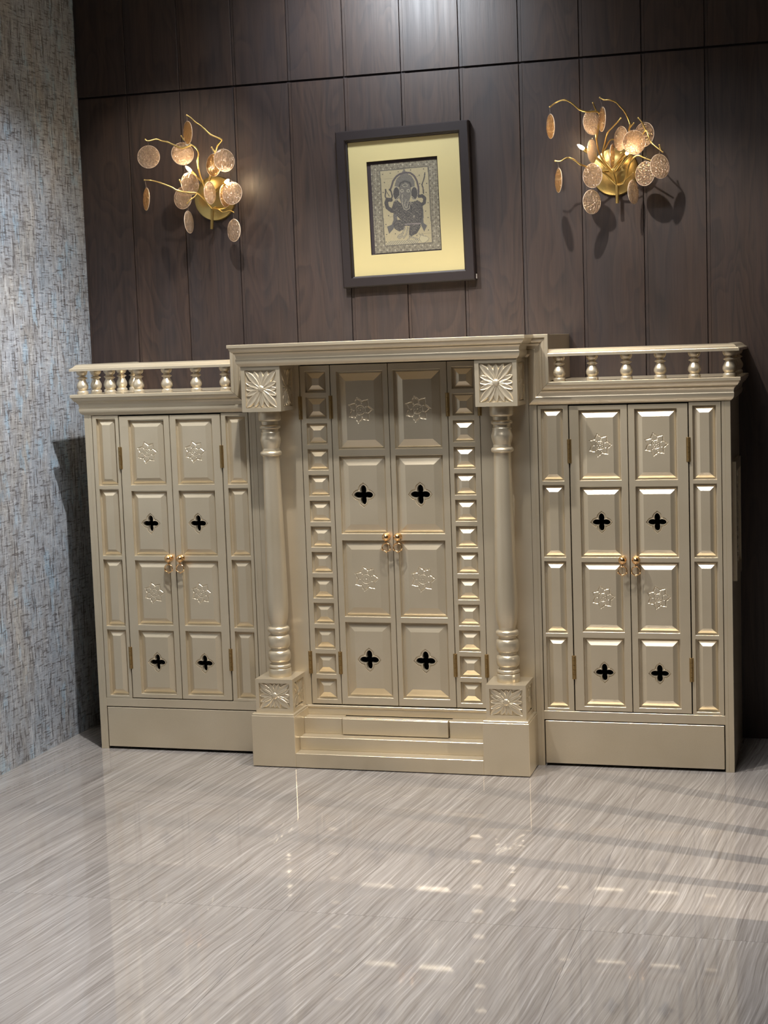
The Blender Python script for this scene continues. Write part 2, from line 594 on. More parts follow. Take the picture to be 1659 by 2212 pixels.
def ell_r(c, s, d, a, b):
    # distance along the ray (c, s) to the far side of an ellipse centred at (d, 0)
    A = c * c / (a * a) + s * s / (b * b)
    B = -2 * c * d / (a * a)
    C = d * d / (a * a) - 1
    D = B * B - 4 * A * C
    if D < 0:
        return 0
    r = (-B + math.sqrt(D)) / (2 * A)
    return r if r > 0 else 0

def lobed(th, d, a, b, core, tip=0.0):
    r = core
    for k in range(4):
        t_ = th - k * PI / 2
        r = max(r, ell_r(math.cos(t_), math.sin(t_), d, a, b))
    if tip:
        q = (th + PI / 4) % (PI / 2) - PI / 4
        r += tip * math.exp(-abs(q) * 12)
    return r

def foil(th, L, w_, tip=0.0, V=1.0):
    c, s = math.cos(th), math.sin(th)
    r = max(capsule_r(c, s, L, w_), capsule_r(s, c, L * V, w_))
    if tip:
        q = (th + PI / 4) % (PI / 2) - PI / 4
        r += tip * math.exp(-abs(q) * 14)
    return r

def petal_r(th, R):
    q = ((th - 0.03) / (2 * PI / 7)) % 1.0
    q = min(q, 1 - q)
    st = min(1.0, max(0.0, (q - 0.22) / 0.28))
    return R * (0.78 - 0.12 * st * st * (3 - 2 * st) + 0.22 * math.exp(-q * 9.5))

def flower_depth(x, y, R):
    r = math.hypot(x, y)
    th = math.atan2(y, x)
    d = 0.0
    def groove(dist, w_, dep):
        return dep * max(0.0, 1 - (dist / w_)) ** 0.8 if dist < w_ else 0.0
    po = petal_r(th, R)
    d = max(d, groove(abs(r - po) * 0.85, 0.0026, 0.0027))
    q = ((th - 0.03) / (2 * PI / 7)) % 1.0
    q = min(q, 1 - q)
    d = max(d, groove(abs(r - (po * 0.80)) * 0.85, 0.0009, 0.0004) if r > 0.6 * R else 0)
    d = max(d, groove(abs(r - 0.36 * R), 0.0014, 0.0020))
    for k in range(7):
        a = 0.03 + 2 * PI * (k + 0.5) / 7
        d = max(d, groove(math.hypot(x - 0.22 * R * math.cos(a), y - 0.22 * R * math.sin(a)), 0.0017, 0.0022))
        # tear drop cuts between the petals
        u = (x * math.cos(a) + y * math.sin(a)) - 0.50 * R
        v = -x * math.sin(a) + y * math.cos(a)
        d = max(d, groove(math.hypot(u * 0.55, v), 0.0020, 0.0024))
    d = max(d, groove(r, 0.0022, 0.0026))
    return d

def raised_panel(W, H, kind, bev, ledge=0.0055, dep=0.0140, R=0.042):
    """local x right, z up, y=0 is the plane of the door face, +y is into the door"""
    g = G()
    F = 0.0012
    def rect(ins, y):
        a, b = W / 2 - ins, H / 2 - ins
        return [(-a, y, -b), (a, y, -b), (a, y, b), (-a, y, b)]
    rings = [rect(-0.004, dep + 0.006), rect(-0.004, dep), rect(ledge, dep), rect(ledge + 0.0012, dep - 0.0025), rect(ledge + bev, F)]
    vs = sum(rings, [])
    fs = []
    for i in range(len(rings) - 1):
        fs += ring_faces(4, i)
    fw_, fh = W / 2 - ledge - bev, H / 2 - ledge - bev
    if kind == 'plain':
        fs.append(tuple(4 * (len(rings) - 1) + k for k in range(4)))
        if True:
            fs.append((3, 2, 1, 0))
        g.add(vs, fs)
        return g.mesh('raised_panel', M['paint'])
    g.add(vs, fs)
    if kind == 'foil':
        L, w_ = 0.0325 * R / 0.042, 0.0098 * R / 0.042
        corner = [math.atan2(fh, fw_)]
        corner += [PI - corner[0], PI + corner[0], -corner[0]]
        ths = sorted(set([round(2 * PI * k / 160, 6) for k in range(160)] + [round(a % (2 * PI), 6) for a in corner]))
        n = len(ths)
        def box_r(th):
            c, s = abs(math.cos(th)), abs(math.sin(th))
            return min(fw_ / c if c > 1e-9 else 9, fh / s if s > 1e-9 else 9)
        s_ = R / 0.042
        hole = lambda a, o: lobed(a, 0.0165 * s_, 0.0150 * s_ + o, 0.0098 * s_ + o, 0.0085 * s_)
        outl = lambda a, o: lobed(a, 0.0165 * s_, 0.0205 * s_ + o, 0.0178 * s_ + o, 0.019 * s_ + o, 0.0045)
        specs = [(box_r, F), (lambda a: outl(a, 0.0), F), (lambda a: outl(a, -0.0012), F + 0.0032), (lambda a: outl(a, -0.0032), F + 0.0034),
                 (lambda a: outl(a, -0.0048), F + 0.0010), (lambda a: max(hole(a, 0.0004), 0), F + 0.0012), (lambda a: hole(a, 0.0), 0.018)]
        vs, fs = [], []
        for fn, y in specs:
            for a in ths:
                r = fn(a)
                vs.append((r * math.cos(a), y, r * math.sin(a)))
        for i in range(len(specs) - 1):
            fs += ring_faces(n, i)
        g.add(vs, fs)
        return g.mesh('pierced_panel', M['paint'], recalc=True)
    # carved flower
    S = R * 1.06
    N = 84
    vs, fs = [], []
    for j in range(N + 1):
        for i in range(N + 1):
            x, z = -S + 2 * S * i / N, -S + 2 * S * j / N
            vs.append((x, F + flower_depth(x, z, R), z))
    for j in range(N):
        for i in range(N):
            a = j * (N + 1) + i
            fs.append((a, a + 1, a + N + 2, a + N + 1))
    g.add(vs, fs)
    g.add([(-fw_, F, -fh), (fw_, F, -fh), (fw_, F, fh), (-fw_, F, fh), (-S, F, -S), (S, F, -S), (S, F, S), (-S, F, S)], ring_faces(4, 0))
    me = g.mesh('carved_panel', M['paint'])
    for p_ in me.polygons:
        p_.use_smooth = p_.area < 1e-5
    return me

def fix_normals_front(me):
    # open shells: make faces look towards -y
    bm = bmesh.new(); bm.from_mesh(me)
    for f in bm.faces:
        if f.normal.y > 1e-4:
            f.normal_flip()
    bm.to_mesh(me); bm.free()

P_MESH = {}
def panel_mesh(W, H, kind, bev, R):
    k = (round(W, 4), round(H, 4), kind)
    if k not in P_MESH:
        P_MESH[k] = raised_panel(W, H, kind, bev, R=R)
    return P_MESH[k]

def panels(door, xs, zs, kinds, bev, R=0.042):
    for (z0, z1), kd in zip(zs, kinds):
        for (x0, x1) in xs:
            me = panel_mesh(x1 - x0, z1 - z0, kd, bev, R)
            link({'plain': 'raised_panel', 'foil': 'pierced_panel', 'flower': 'carved_panel'}[kd], me, door, ((x0 + x1) / 2, 0, (z0 + z1) / 2))

def framed_board(name, parent, x0, x1, z0, z1, holes_x, holes_z, th=0.018):
    xs = sorted([x0, x1] + [e for h in holes_x for e in h])
    zs = sorted([z0, z1] + [e for h in holes_z for e in h])
    inx = lambda c: any(a < c < b for a, b in holes_x)
    inz = lambda c: any(a < c < b for a, b in holes_z)
    g = G()
    grid_slab(g, xs, zs, lambda i, j: not (inx((xs[i] + xs[i + 1]) / 2) and inz((zs[j] + zs[j + 1]) / 2)), 0.0, th)
    return link(name, g.mesh(name, M['paint'], bevel=0.0007), parent)

# hinge and ring pull meshes, shared
g = G()
for k in range(5):
    z0 = -0.042 + 0.0168 * k
    g.lathe([(0.0030, z0), (0.0042, z0 + 0.0006), (0.0042, z0 + 0.0160), (0.0030, z0 + 0.0166)], 12, (0, -0.0030, 0))
g.box(-0.0075, 0.0075, -0.0012, 0.0, -0.042, 0.042)
HINGE = g.mesh('hinge', M['hinge'], 40)
g = G()
st = len(g.v); g.lathe([(0.0001, 0.0), (0.0125, 0.0), (0.0125, 0.0025), (0.009, 0.0055), (0.0045, 0.008), (0.0045, 0.014)], 20)
g.rot(st, Matrix.Rotation(PI / 2, 3, 'X'))
g.sphere((0, -0.022, 0), 0.0138, 18, 12)
for k in range(12):
    a = 2 * PI * k / 12
    g.sphere((0.0118 * math.cos(a), -0.018, 0.0118 * math.sin(a)), 0.0030, 8, 6)
g.tube([(0, -0.024, -0.012), (0, -0.024, -0.020)], 0.0028, 8)
g.torus((0, -0.022, -0.0370), 0.0150, 0.0024, 'y')
for a in (-PI / 2, -0.5, PI + 0.5):
    g.sphere((0.0165 * math.cos(a), -0.022, -0.037 + 0.0165 * math.sin(a)), 0.0034, 8, 6)
PULL = g.mesh('ring_pull', M['pull'], 50)

# ------------------------------------------------------------------ lotus carving, shared per size
def lotus_mesh(W, H):
    NX = 150
    NZ = int(NX * H / W)
    a, b = W / 2, H / 2
    pet = []
    for k in range(16):
        th = 2 * PI * k / 16
        c, s = math.cos(th), math.sin(th)
        if k % 4 == 2:      # diagonals run to the corners
            ex, ez = math.copysign(a * 0.985, c), math.copysign(b * 0.985, s)
            wd, pr = 0.0118, 3
        elif k % 4 == 0:
            ex, ez = c * a * 0.97, s * b * 0.97
            wd, pr = 0.0100, 1
        else:
            q = min(a / max(abs(c), 1e-6), b / max(abs(s), 1e-6)) * 0.97
            ex, ez = c * q, s * q
            wd, pr = 0.0092, 2
        L = math.hypot(ex, ez)
        pet.append((ex / L, ez / L, L, wd * (W / 0.12) ** 0.5, pr))
    def h(x, z):
        best = 0.0
        for px, pz, L, wd, pr in pet:
            u = x * px + z * pz
            if u <= 0 or u >= L:
                continue
            v = abs(-x * pz + z * px)
            t_ = u / L
            half = wd * (math.sin(PI * min(1.0, t_ ** 1.25)) ** 0.7) * 1.0 + 0.0006 * (1 - t_)
            if v < half:
                q = v / half
                hh = 0.0062 * (0.42 + 0.58 * q ** 1.4) * min(1.0, (1 - q) * 4.5 + 0.10) * (1.0 - 0.25 * t_) + pr * 0.0004
                # middle crease ridge
                hh += 0.0004 * max(0, 1 - v / 0.0016)
                best = max(best, hh)
        r = math.hypot(x, z)
        if r < 0.0115:
            best = max(best, 0.0040 + 0.0055 * math.sqrt(max(0, 1 - (r / 0.0115) ** 2)))
        return best
    g = G()
    vs, fs = [], []
    for j in range(NZ + 1):
        for i in range(NX + 1):
            x, z = -a + W * i / NX, -b + H * j / NZ
            vs.append((x, 0.0075 - h(x, z), z))
    for j in range(NZ):
        for i in range(NX):
            q = j * (NX + 1) + i
            fs.append((q, q + 1, q + NX + 2, q + NX + 1))
    g.add(vs, fs)
    return g.mesh('lotus_carving', M['paint'], 75, recalc=False)

# cornice section: u outwards, v up
CORN = [(0, 0), (0.004, 0), (0.0065, 0.003), (0.0105, 0.007), (0.0130, 0.012), (0.0140, 0.018), (0.0140, 0.025), (0.0120, 0.028),
        (0.0125, 0.030), (0.0135, 0.037), (0.0155, 0.042), (0.0200, 0.046), (0.0200, 0.0485), (0.0245, 0.0505), (0.0290, 0.0555), (0.0315, 0.061), (0.0325, 0.0645),
        (0.0355, 0.0655), (0.0370, 0.067), (0.0370, 0.0765), (0.0355, 0.078), (0, 0.078)]
CORN_N = len(CORN)

# ------------------------------------------------------------------ centre cabinet
LAB = {
    'c': 'champagne gold shrine cabinet centre unit with two columns and tall double doors',
}
cc = thing('shrine_cabinet', LAB['c'], 'cabinet', (0, 0, 0))
# shell
g = G()
g.box(-0.508, -0.490, 0.002, YW - 0.004, 0.0, 1.37)
g.box(0.490, 0.508, 0.002, YW - 0.004, 0.0, 1.37)
g.box(-0.578, -0.560, 0.002, YW - 0.004, 1.3705, 1.533)
g.box(0.560, 0.578, 0.002, YW - 0.004, 1.3705, 1.533)
g.box(-0.5775, 0.5775, -0.001, YW - 0.0045, 1.512, 1.5336)
g.box(-0.578, -0.490, 0.004, 0.020, 1.30, 1.512)
g.box(0.490, 0.578, 0.004, 0.020, 1.30, 1.512)
link('carcass', g.mesh('carcass', M['paint'], bevel=0.0006), cc)
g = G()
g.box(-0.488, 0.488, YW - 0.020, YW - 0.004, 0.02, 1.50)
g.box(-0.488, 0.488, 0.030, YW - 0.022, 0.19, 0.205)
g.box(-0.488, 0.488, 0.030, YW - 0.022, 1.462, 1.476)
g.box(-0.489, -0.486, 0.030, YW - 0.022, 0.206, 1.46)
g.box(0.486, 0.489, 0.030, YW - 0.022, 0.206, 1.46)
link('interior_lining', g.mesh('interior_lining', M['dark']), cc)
# face frame
g = G()
for s in (-1, 1):
    g.box(s * 0.3345, s * 0.5085, 0.0, 0.018, 0.198, 1.456)
g.box(-0.3345, 0.3345, 0.0, 0.018, 1.4535, 1.512)
link('face_frame', g.mesh('face_frame', M['paint']), cc)
# doors
ZC = [(0.230, 0.5095), (0.530, 0.8115), (0.8360, 1.1190), (1.1430, 1.4250)]
CK = ['foil', 'flower', 'foil', 'flower']
for s in (-1, 1):
    xa, xb = (0.0012, 0.2160) if s > 0 else (-0.2160, -0.0012)
    hx = (0.0195, 0.1935) if s > 0 else (-0.1935, -0.0195)
    d = framed_board('door', cc, xa, xb, 0.2020, 1.4500, [hx], ZC)
    panels(d, [hx], ZC, CK, 0.0285, 0.047)
    link('ring_pull', PULL, d, (s * 0.0215, 0, 0.826))
    xa, xb = sorted((s * 0.2186, s * 0.3322))
    hx = tuple(sorted((s * 0.2345, s * 0.3125)))
    zz = [(1.4300 - 0.07745 - 0.09446 * k, 1.4300 - 0.09446 * k) for k in range(13)]
    d2 = framed_board('side_door', cc, xa, xb, 0.2020, 1.4500, [hx], zz)
    panels(d2, [hx], zz, ['plain'] * 13, 0.0205)
    for zc in (1.298, 0.357):
        link('hinge', HINGE, d, (s * 0.2173, 0, zc))
        link('hinge', HINGE, d2, (s * 0.3334, 0, zc))
# canopy
g = G()
HYF = -0.1575
g.box(-0.4995, 0.4995, HYF, 0.004, 1.456, 1.5335)
link('lintel_core', g.mesh('lintel_core', M['paint']), cc)
g = G()
Z0 = 1.456
g.sweep([((-0.4990, -0.030, Z0), (-1, 0, 0), (0, 0, 1)), ((-0.4990, HYF + 0.0005, Z0), (-1, -1, 0), (0, 0, 1)),
         ((0.4990, HYF + 0.0005, Z0), (1, -1, 0), (0, 0, 1)), ((0.4990, -0.030, Z0), (1, 0, 0), (0, 0, 1))], CORN)
link('canopy_cornice', g.mesh('canopy_cornice', M['paint'], 28), cc)
# picture frame moulding around the upper case
g = G()
F0 = 0.0035
zA, xA, zT = 1.2912, 0.5095, 1.4560
g.sweep([((-xA, F0, zA), (0, -1, 0), (-1, 0, 1)), ((-xA, F0, zT), (0, -1, 0), (-1, 0, 1)),
         ((xA, F0, zT), (0, -1, 0), (1, 0, 1)), ((xA, F0, zA), (0, -1, 0), (1, 0, 1))], CORN)
link('case_moulding', g.mesh('case_moulding', M['paint'], 28), cc)
# plinth with steps
PF = -0.168
g = G()
for s in (-1, 1):
    g.box(s * 0.348, s * 0.5126, PF, -0.0005, 0.003, 0.1900)
    g.box(s * 0.3505, s * 0.5100, PF + 0.0025, -0.0005, 0.1900, 0.1968)
g.box(-0.348, 0.348, PF, -0.0005, 0.003, 0.0545)
g.box(-0.348, 0.348, -0.112, -0.0005, 0.0545, 0.1020)
g.box(-0.348, -0.2025, -0.0560, -0.0005, 0.1020, 0.1620)
g.box(0.2025, 0.348, -0.0560, -0.0005, 0.1020, 0.1620)
g.box(-0.2025, 0.2025, -0.0400, -0.0005, 0.1020, 0.1590)
g.box(-0.3515, 0.3515, -0.0060, 0.010, 0.1620, 0.1890)
g.box(-0.3515, 0.3515, -0.0085, 0.018, 0.1890, 0.1975)
link('stepped_plinth', g.mesh('stepped_plinth', M['paint'], bevel=0.0012), cc)
g = G(); g.box(-0.1985, 0.1985, -0.0660, -0.0410, 0.1050, 0.1630)
g.box(-0.1985, 0.1985, -0.0630, -0.0410, 0.1630, 0.1660)
link('step_drawer', g.mesh('step_drawer', M['paint'], bevel=0.0008), cc)
# blocks and columns
L_HEAD = lotus_mesh(0.117, 0.134)
L_BASE = lotus_mesh(0.117, 0.094)
def block(name, s, z0, z1, lot, lw, lh, yf, ybk, cx, hw):
    # box with square recesses on three faces
    root = None
    g = G()
    T = 0.009
    zc = (z0 + z1) / 2
    x0, x1 = cx - hw, cx + hw
    zz = [z0, zc - lh / 2, zc + lh / 2, z1]
    grid_slab(g, [x0, cx - lw / 2, cx + lw / 2, x1], zz, lambda i, j: not (i == 1 and j == 1), yf, yf + T)
    # sides
    for xx, xi in ((x0, x0 + T), (x1 - T, x1)):
        st = len(g.v)
        yc = (yf + ybk) / 2
        dw = lw * 0.95
        grid_slab(g, [yf + T, yc - dw / 2 + 0.004, yc + dw / 2 - 0.0, ybk], zz, lambda i, j: not (i == 1 and j == 1), xx, xi)
        for q in range(st, len(g.v)):
            a, b, c = g.v[q]
            g.v[q] = (b, a, c)
    g.box(x0 + T, x1 - T, yf + T, ybk, z0, z1)
    root = link(name, g.mesh(name, M['paint']), cc)
    o = link('lotus_carving', lot, root, (cx, yf + 0.0005, zc))
    yc = (yf + ybk) / 2 + 0.002
    dw = lw * 0.95 - 0.004
    for sg in (-1, 1):
        o = link('lotus_carving', lot, root, (cx + sg * (hw - 0.0005), yc, zc), (0, 0, sg * PI / 2))
        o.scale = (dw / lw, 1, 1)
    return root
COLP = [(0.0400, 1.2936), (0.0412, 1.2900), (0.0412, 1.2640), (0.0395, 1.2590), (0.0345, 1.2565), (0.0305, 1.2560), (0.0300, 1.2440), (0.0330, 1.2425), (0.0368, 1.2400), (0.0380, 1.2355), (0.0368, 1.2310),
        (0.0325, 1.2290), (0.0305, 1.2280), (0.0305, 1.2190), (0.0325, 1.2180), (0.0340, 1.2150), (0.0330, 1.2100), (0.0345, 1.2020), (0.0352, 1.1990), (0.0365, 1.1950), (0.0375, 1.1900), (0.0372, 1.1840), (0.0355, 1.1750),
        (0.0325, 1.1640), (0.0310, 1.1600), (0.0302, 1.1560), (0.0320, 1.1525), (0.0310, 1.1490), (0.0350, 1.1475), (0.0385, 1.1445), (0.0395, 1.1395), (0.0385, 1.1345), (0.0350, 1.1320), (0.0315, 1.1310), (0.0305, 1.1280),
        (0.0310, 1.0800), (0.0335, 0.9500), (0.0360, 0.8200), (0.0385, 0.6900), (0.0398, 0.6300), (0.0402, 0.6000), (0.0397, 0.5750), (0.0380, 0.5500), (0.0350, 0.5300), (0.0320, 0.5200), (0.0308, 0.5170),
        (0.0302, 0.5140), (0.0302, 0.5055), (0.0370, 0.5035), (0.0398, 0.4990), (0.0403, 0.4935), (0.0395, 0.4885), (0.0365, 0.4850), (0.0315, 0.4840), (0.0305, 0.4820), (0.0305, 0.4745),
        (0.0345, 0.4730), (0.0385, 0.4690), (0.0408, 0.4600), (0.0412, 0.4500), (0.0405, 0.4400), (0.0380, 0.4310), (0.0345, 0.4270), (0.0315, 0.4260), (0.0310, 0.4180), (0.0345, 0.4165), (0.0388, 0.4125),
        (0.0412, 0.4040), (0.0416, 0.3950), (0.0405, 0.3860), (0.0380, 0.3790), (0.0345, 0.3755), (0.0312, 0.3750), (0.0308, 0.3665), (0.0370, 0.3655), (0.0402, 0.3620), (0.0408, 0.3575), (0.0395, 0.3535), (0.0350, 0.3520),
        (0.0395, 0.3505), (0.0408, 0.3490), (0.0408, 0.3220), (0.0400, 0.3203)]
for s in (-1, 1):
    cx = s * 0.4265
    g = G(); g.lathe(list(reversed(COLP)), 40)
    link('column', g.mesh('column', M['paint'], 45), cc, (cx, -0.0760, 0))
    block('capital_block', s, 1.2936, 1.4562, L_HEAD, 0.117, 0.134, -0.1575, -0.0002, cx, 0.0735)
    block('column_base', s, 0.1970, 0.3206, L_BASE, 0.117, 0.094, -0.1446, -0.0002, s * 0.4291, 0.0714)

# ------------------------------------------------------------------ side wings
ZW = [(0.2200, 0.4660), (0.4870, 0.7350), (0.7520, 0.9990), (1.0220, 1.2670)]
ZWS = [(0.2110, 0.4670), (0.4810, 0.7380), (0.7520, 1.0070), (1.0210, 1.2745)]
BAL = [(0.0, 0.0205), (0.09, 0.0212), (0.125, 0.0200), (0.145, 0.0175), (0.16, 0.0150), (0.18, 0.0155), (0.21, 0.0180), (0.27, 0.0208), (0.34, 0.0217), (0.41, 0.0208), (0.48, 0.0180),
       (0.55, 0.0148), (0.605, 0.0126), (0.63, 0.0128), (0.65, 0.0150), (0.67, 0.0192), (0.69, 0.0197), (0.71, 0.0180), (0.74, 0.0130), (0.77, 0.0110), (0.80, 0.0112), (0.82, 0.0150), (0.835, 0.0172), (0.86, 0.0178),
       (0.90, 0.0198), (0.93, 0.0208), (1.0, 0.0210)]
ZB0, ZB1 = 1.3692, 1.4565
g = G(); g.lathe([(r, ZB0 + (ZB1 - ZB0) * t_) for t_, r in BAL], 24)
BALM = g.mesh('baluster', M['paint'], 50)
# handrail section: u outwards from the row of balusters, v up
RAIL = [(-0.034, 0), (0.034, 0), (0.034, 0.0085), (0.0315, 0.0095), (0.0305, 0.0110), (0.0270, 0.0120), (0.0225, 0.0155), (0.0180, 0.0205), (0.0125, 0.0240), (0.0050, 0.0255), (-0.0050, 0.0255), (-0.0125, 0.0240),
        (-0.0180, 0.0205), (-0.0225, 0.0155), (-0.0270, 0.0120), (-0.0305, 0.0110), (-0.0315, 0.0095), (-0.034, 0.0085)]
def wing(s, label):
    wg = thing('shrine_cabinet', label, 'cabinet', (s * 0.855, 0, 0))
    def W(o):
        o.matrix_parent_inverse = Matrix.Translation((-s * 0.855, 0, 0))
        return o
    def X(a, b):
        return tuple(sorted((s * a, s * b)))
    g = G()
    def bx(a, b, *r):
        g.box(s * a, s * b, *r)
    bx(1.182, 1.200, 0.0, YW - 0.004, 0.0, 1.3000)
    bx(1.1700, 1.1820, 0.0, 0.018, 0.0, 1.3000)
    bx(0.5095, 0.5270, 0.0, YW - 0.004, 0.0, 1.2905)
    bx(0.5270, 0.5370, 0.0, 0.018, 0.0, 1.2905)
    bx(0.5370, 1.1700, 0.0, 0.018, 0.1680, 0.2000)
    bx(0.5370, 1.1700, 0.0, 0.018, 1.2880, 1.3000)
    bx(0.5820, 1.2330, -0.0300, YW - 0.004, 1.3500, 1.3688)
    bx(0.5270, 1.1820, 0.018, YW - 0.004, 1.300, 1.318)
    W(link('carcass', g.mesh('carcass', M['paint'], bevel=0.0006), wg))
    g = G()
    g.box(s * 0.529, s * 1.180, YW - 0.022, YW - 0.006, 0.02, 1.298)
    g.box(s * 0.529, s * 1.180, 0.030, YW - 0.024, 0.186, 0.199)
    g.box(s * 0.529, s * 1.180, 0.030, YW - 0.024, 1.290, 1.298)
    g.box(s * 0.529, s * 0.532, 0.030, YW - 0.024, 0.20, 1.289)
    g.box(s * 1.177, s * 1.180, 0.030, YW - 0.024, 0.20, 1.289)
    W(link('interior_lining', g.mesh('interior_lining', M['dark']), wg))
    # side boards with four raised fields
    for (a, b), (ha, hb) in (((0.5395, 0.6460), (0.5510, 0.6285)), ((1.0605, 1.1675), (1.0730, 1.1520))):
        x0, x1 = X(a, b)
        h = X(ha, hb)
        d = W(framed_board('side_board', wg, x0, x1, 0.2010, 1.2860, [h], ZWS))
        panels(d, [h], ZWS, ['plain'] * 4, 0.0185)
    for (a, b), (ha, hb), px in (((0.6500, 0.8510), (0.6830, 0.8280), 0.8280), ((0.8540, 1.0565), (0.8760, 1.0205), 0.8745)):
        x0, x1 = X(a, b)
        h = X(ha, hb)
        d = W(framed_board('door', wg, x0, x1, 0.2040, 1.2825, [h], ZW))
        panels(d, [h], ZW, ['foil', 'flower', 'foil', 'flower'], 0.0205, 0.0405)
        link('ring_pull', PULL, d, (s * px, 0, 0.745))
        hxx = 0.6485 if a < 0.7 else 1.0580
        for zc in (1.125, 0.359):
            link('hinge', HINGE, d, (s * hxx, 0, zc))
    g = G(); g.box(s * 0.5405, s * 1.1665, -0.0005, 0.0175, 0.010, 0.1640)
    W(link('kick_drawer', g.mesh('kick_drawer', M['paint'], bevel=0.0010), wg))
    # cornice
    g = G()
    zc0 = 1.2905
    g.sweep([((s * 0.5105, 0.0005, zc0), (0, -1, 0), (s, 0, 1)), ((s * 1.1995, 0.0005, zc0), (s, -1, 0), (0, 0, 1)), ((s * 1.1995, YW - 0.004, zc0), (s, 0, 0), (0, 0, 1))], CORN)
    W(link('cornice', g.mesh('cornice', M['paint'], 28), wg))
    # balustrade
    for x in (0.620, 0.735, 0.852, 0.967, 1.082, 1.197):
        W(link('baluster', BALM, wg, (s * x, -0.004, 0)))
    for y in (0.112, 0.228, 0.344, 0.458):
        W(link('baluster', BALM, wg, (s * 1.197, y, 0)))
    g = G()
    g.sweep([((s * 0.5860, -0.004, ZB1), (0, -1, 0), (0, 0, 1)), ((s * 1.199, -0.004, ZB1), (s, -1, 0), (0, 0, 1)), ((s * 1.199, YW - 0.004, ZB1), (s, 0, 0), (0, 0, 1))], RAIL)
    W(link('handrail', g.mesh('handrail', M['paint'], 28), wg))
    # carved ornament plate on the outer side
    g = G()
    ys = [0.075, 0.100, 0.330, 0.355]
    zs = [0.660, 0.700, 1.040, 1.075]
    grid_slab(g, ys, zs, lambda i, j: not (i == 1 and j == 1), 1.2000, 1.2120)
    for k in range(9):
        for sg in (-1, 1):
            z0 = 0.70 + 0.034 * k
            a = Vector((0, 0.100, z0)); b = Vector((0, 0.330, z0 + sg * 0.0))
    for k in range(11):
        zc = 0.716 + 0.0308 * k
        g.torus((0.215, 1.2035, zc), 0.052, 0.0035, 'y', 20, 6)
        g.torus((0.157, 1.2035, zc), 0.026, 0.0030, 'y', 16, 6)
        g.torus((0.273, 1.2035, zc), 0.026, 0.0030, 'y', 16, 6)
    g.v = [(s * b, a, c) for a, b, c in g.v]
    W(link('side_fretwork', g.mesh('side_fretwork', M['paint'], 40), wg))
    return wg
wing(-1, 'champagne gold cabinet wing beside the grey papered wall, balustrade on top')
wing(1, 'champagne gold cabinet wing right of both columns, below the right sconce, balustrade on top')

# ------------------------------------------------------------------ framed print
fr = thing('framed_picture', 'dark framed print with gold mount hung on the panelled wall between two sconces', 'picture', (-0.037, YW - 0.001, 2.042), rot=(0, math.radians(-1.15), 0))
FW, FH = 0.524, 0.596
g = G()
sec = [(0, 0), (0.0, -0.036), (0.004, -0.040), (0.034, -0.040), (0.037, -0.036), (0.0375, -0.028), (0.0415, -0.026), (0.0430, -0.018), (0.0430, 0)]
# path around the rectangle; u inwards, v along y
a, b = FW / 2, FH / 2
pth = [((-a, 0, -b), (1, 0, 1), (0, 1, 0)), ((a, 0, -b), (-1, 0, 1), (0, 1, 0)), ((a, 0, b), (-1, 0, -1), (0, 1, 0)), ((-a, 0, b), (1, 0, -1), (0, 1, 0)), ((-a, 0, -b), (1, 0, 1), (0, 1, 0))]
g.sweep(pth, sec, caps=False)
link('frame_moulding', g.mesh('frame_moulding', M['frame'], 28), fr)
g = G()
MW, MH = FW - 0.080, FH - 0.080
pa, pb = 0.1400, 0.1770
ox = -0.008
grid_slab(g, [-MW / 2, -pa + ox, pa + ox, MW / 2], [-MH / 2, -pb, pb, MH / 2], lambda i, j: not (i == 1 and j == 1), -0.018, -0.014)
link('mount_board', g.mesh('mount_board', M['mat'], bevel=0.0006), fr)
g = G(); g.box(-MW / 2, MW / 2, -0.0060, -0.0010, -MH / 2, MH / 2)
link('backing_board', g.mesh('backing_board', M['seam']), fr)
g = G(); g.box(0.2560, 0.2625, -0.020, -0.006, -0.293, -0.275)
link('corner_tag', g.mesh('corner_tag', M['tag'], bevel=0.0006), fr)

# the engraved elephant headed dancing figure, drawn cell by cell on a fine sheet
NU, NV = 190, 250
PWI, PHI = 0.262, 0.338
uu, vv = np.meshgrid((np.arange(NU) + 0.5) / NU, (np.arange(NV) + 0.5) / NV)
PX = 212 + uu * 1222 + vv * 75
PY = 300 - uu * 88 + vv * 1590
img = np.zeros((NV, NU, 3))
rng = np.random.RandomState(3)
nz = rng.rand(NV, NU)
def inpoly(P):
    ins = np.zeros(PX.shape, bool)
    n = len(P)
    j = n - 1
    for i in range(n):
        xi, yi = P[i]; xj, yj = P[j]
        if yi != yj:
            c_ = ((yi > PY) != (yj > PY)) & (PX < (xj - xi) * (PY - yi) / (yj - yi) + xi)
            ins ^= c_
        j = i
    return ins
def near(P, wd):
    m = np.full(PX.shape, 1e9)
    for (x0, y0), (x1, y1) in zip(P[:-1], P[1:]):
        dx, dy = x1 - x0, y1 - y0
        t_ = np.clip(((PX - x0) * dx + (PY - y0) * dy) / (dx * dx + dy * dy + 1e-9), 0, 1)
        m = np.minimum(m, np.hypot(PX - x0 - t_ * dx, PY - y0 - t_ * dy))
    return m < wd / 2
def put(mask, col, noise=0.0, n2=None):
    c_ = np.array(col)[None, :] * (1 + (nz[mask][:, None] - 0.5) * 2 * noise)
    img[mask] = c_ * 0.62
BORD, GRND, DRK, MID, LITE = (0.20, 0.17, 0.115), (0.36, 0.30, 0.175), (0.060, 0.052, 0.046), (0.135, 0.120, 0.098), (0.34, 0.30, 0.22)
put(np.ones(PX.shape, bool), BORD, 0.55)
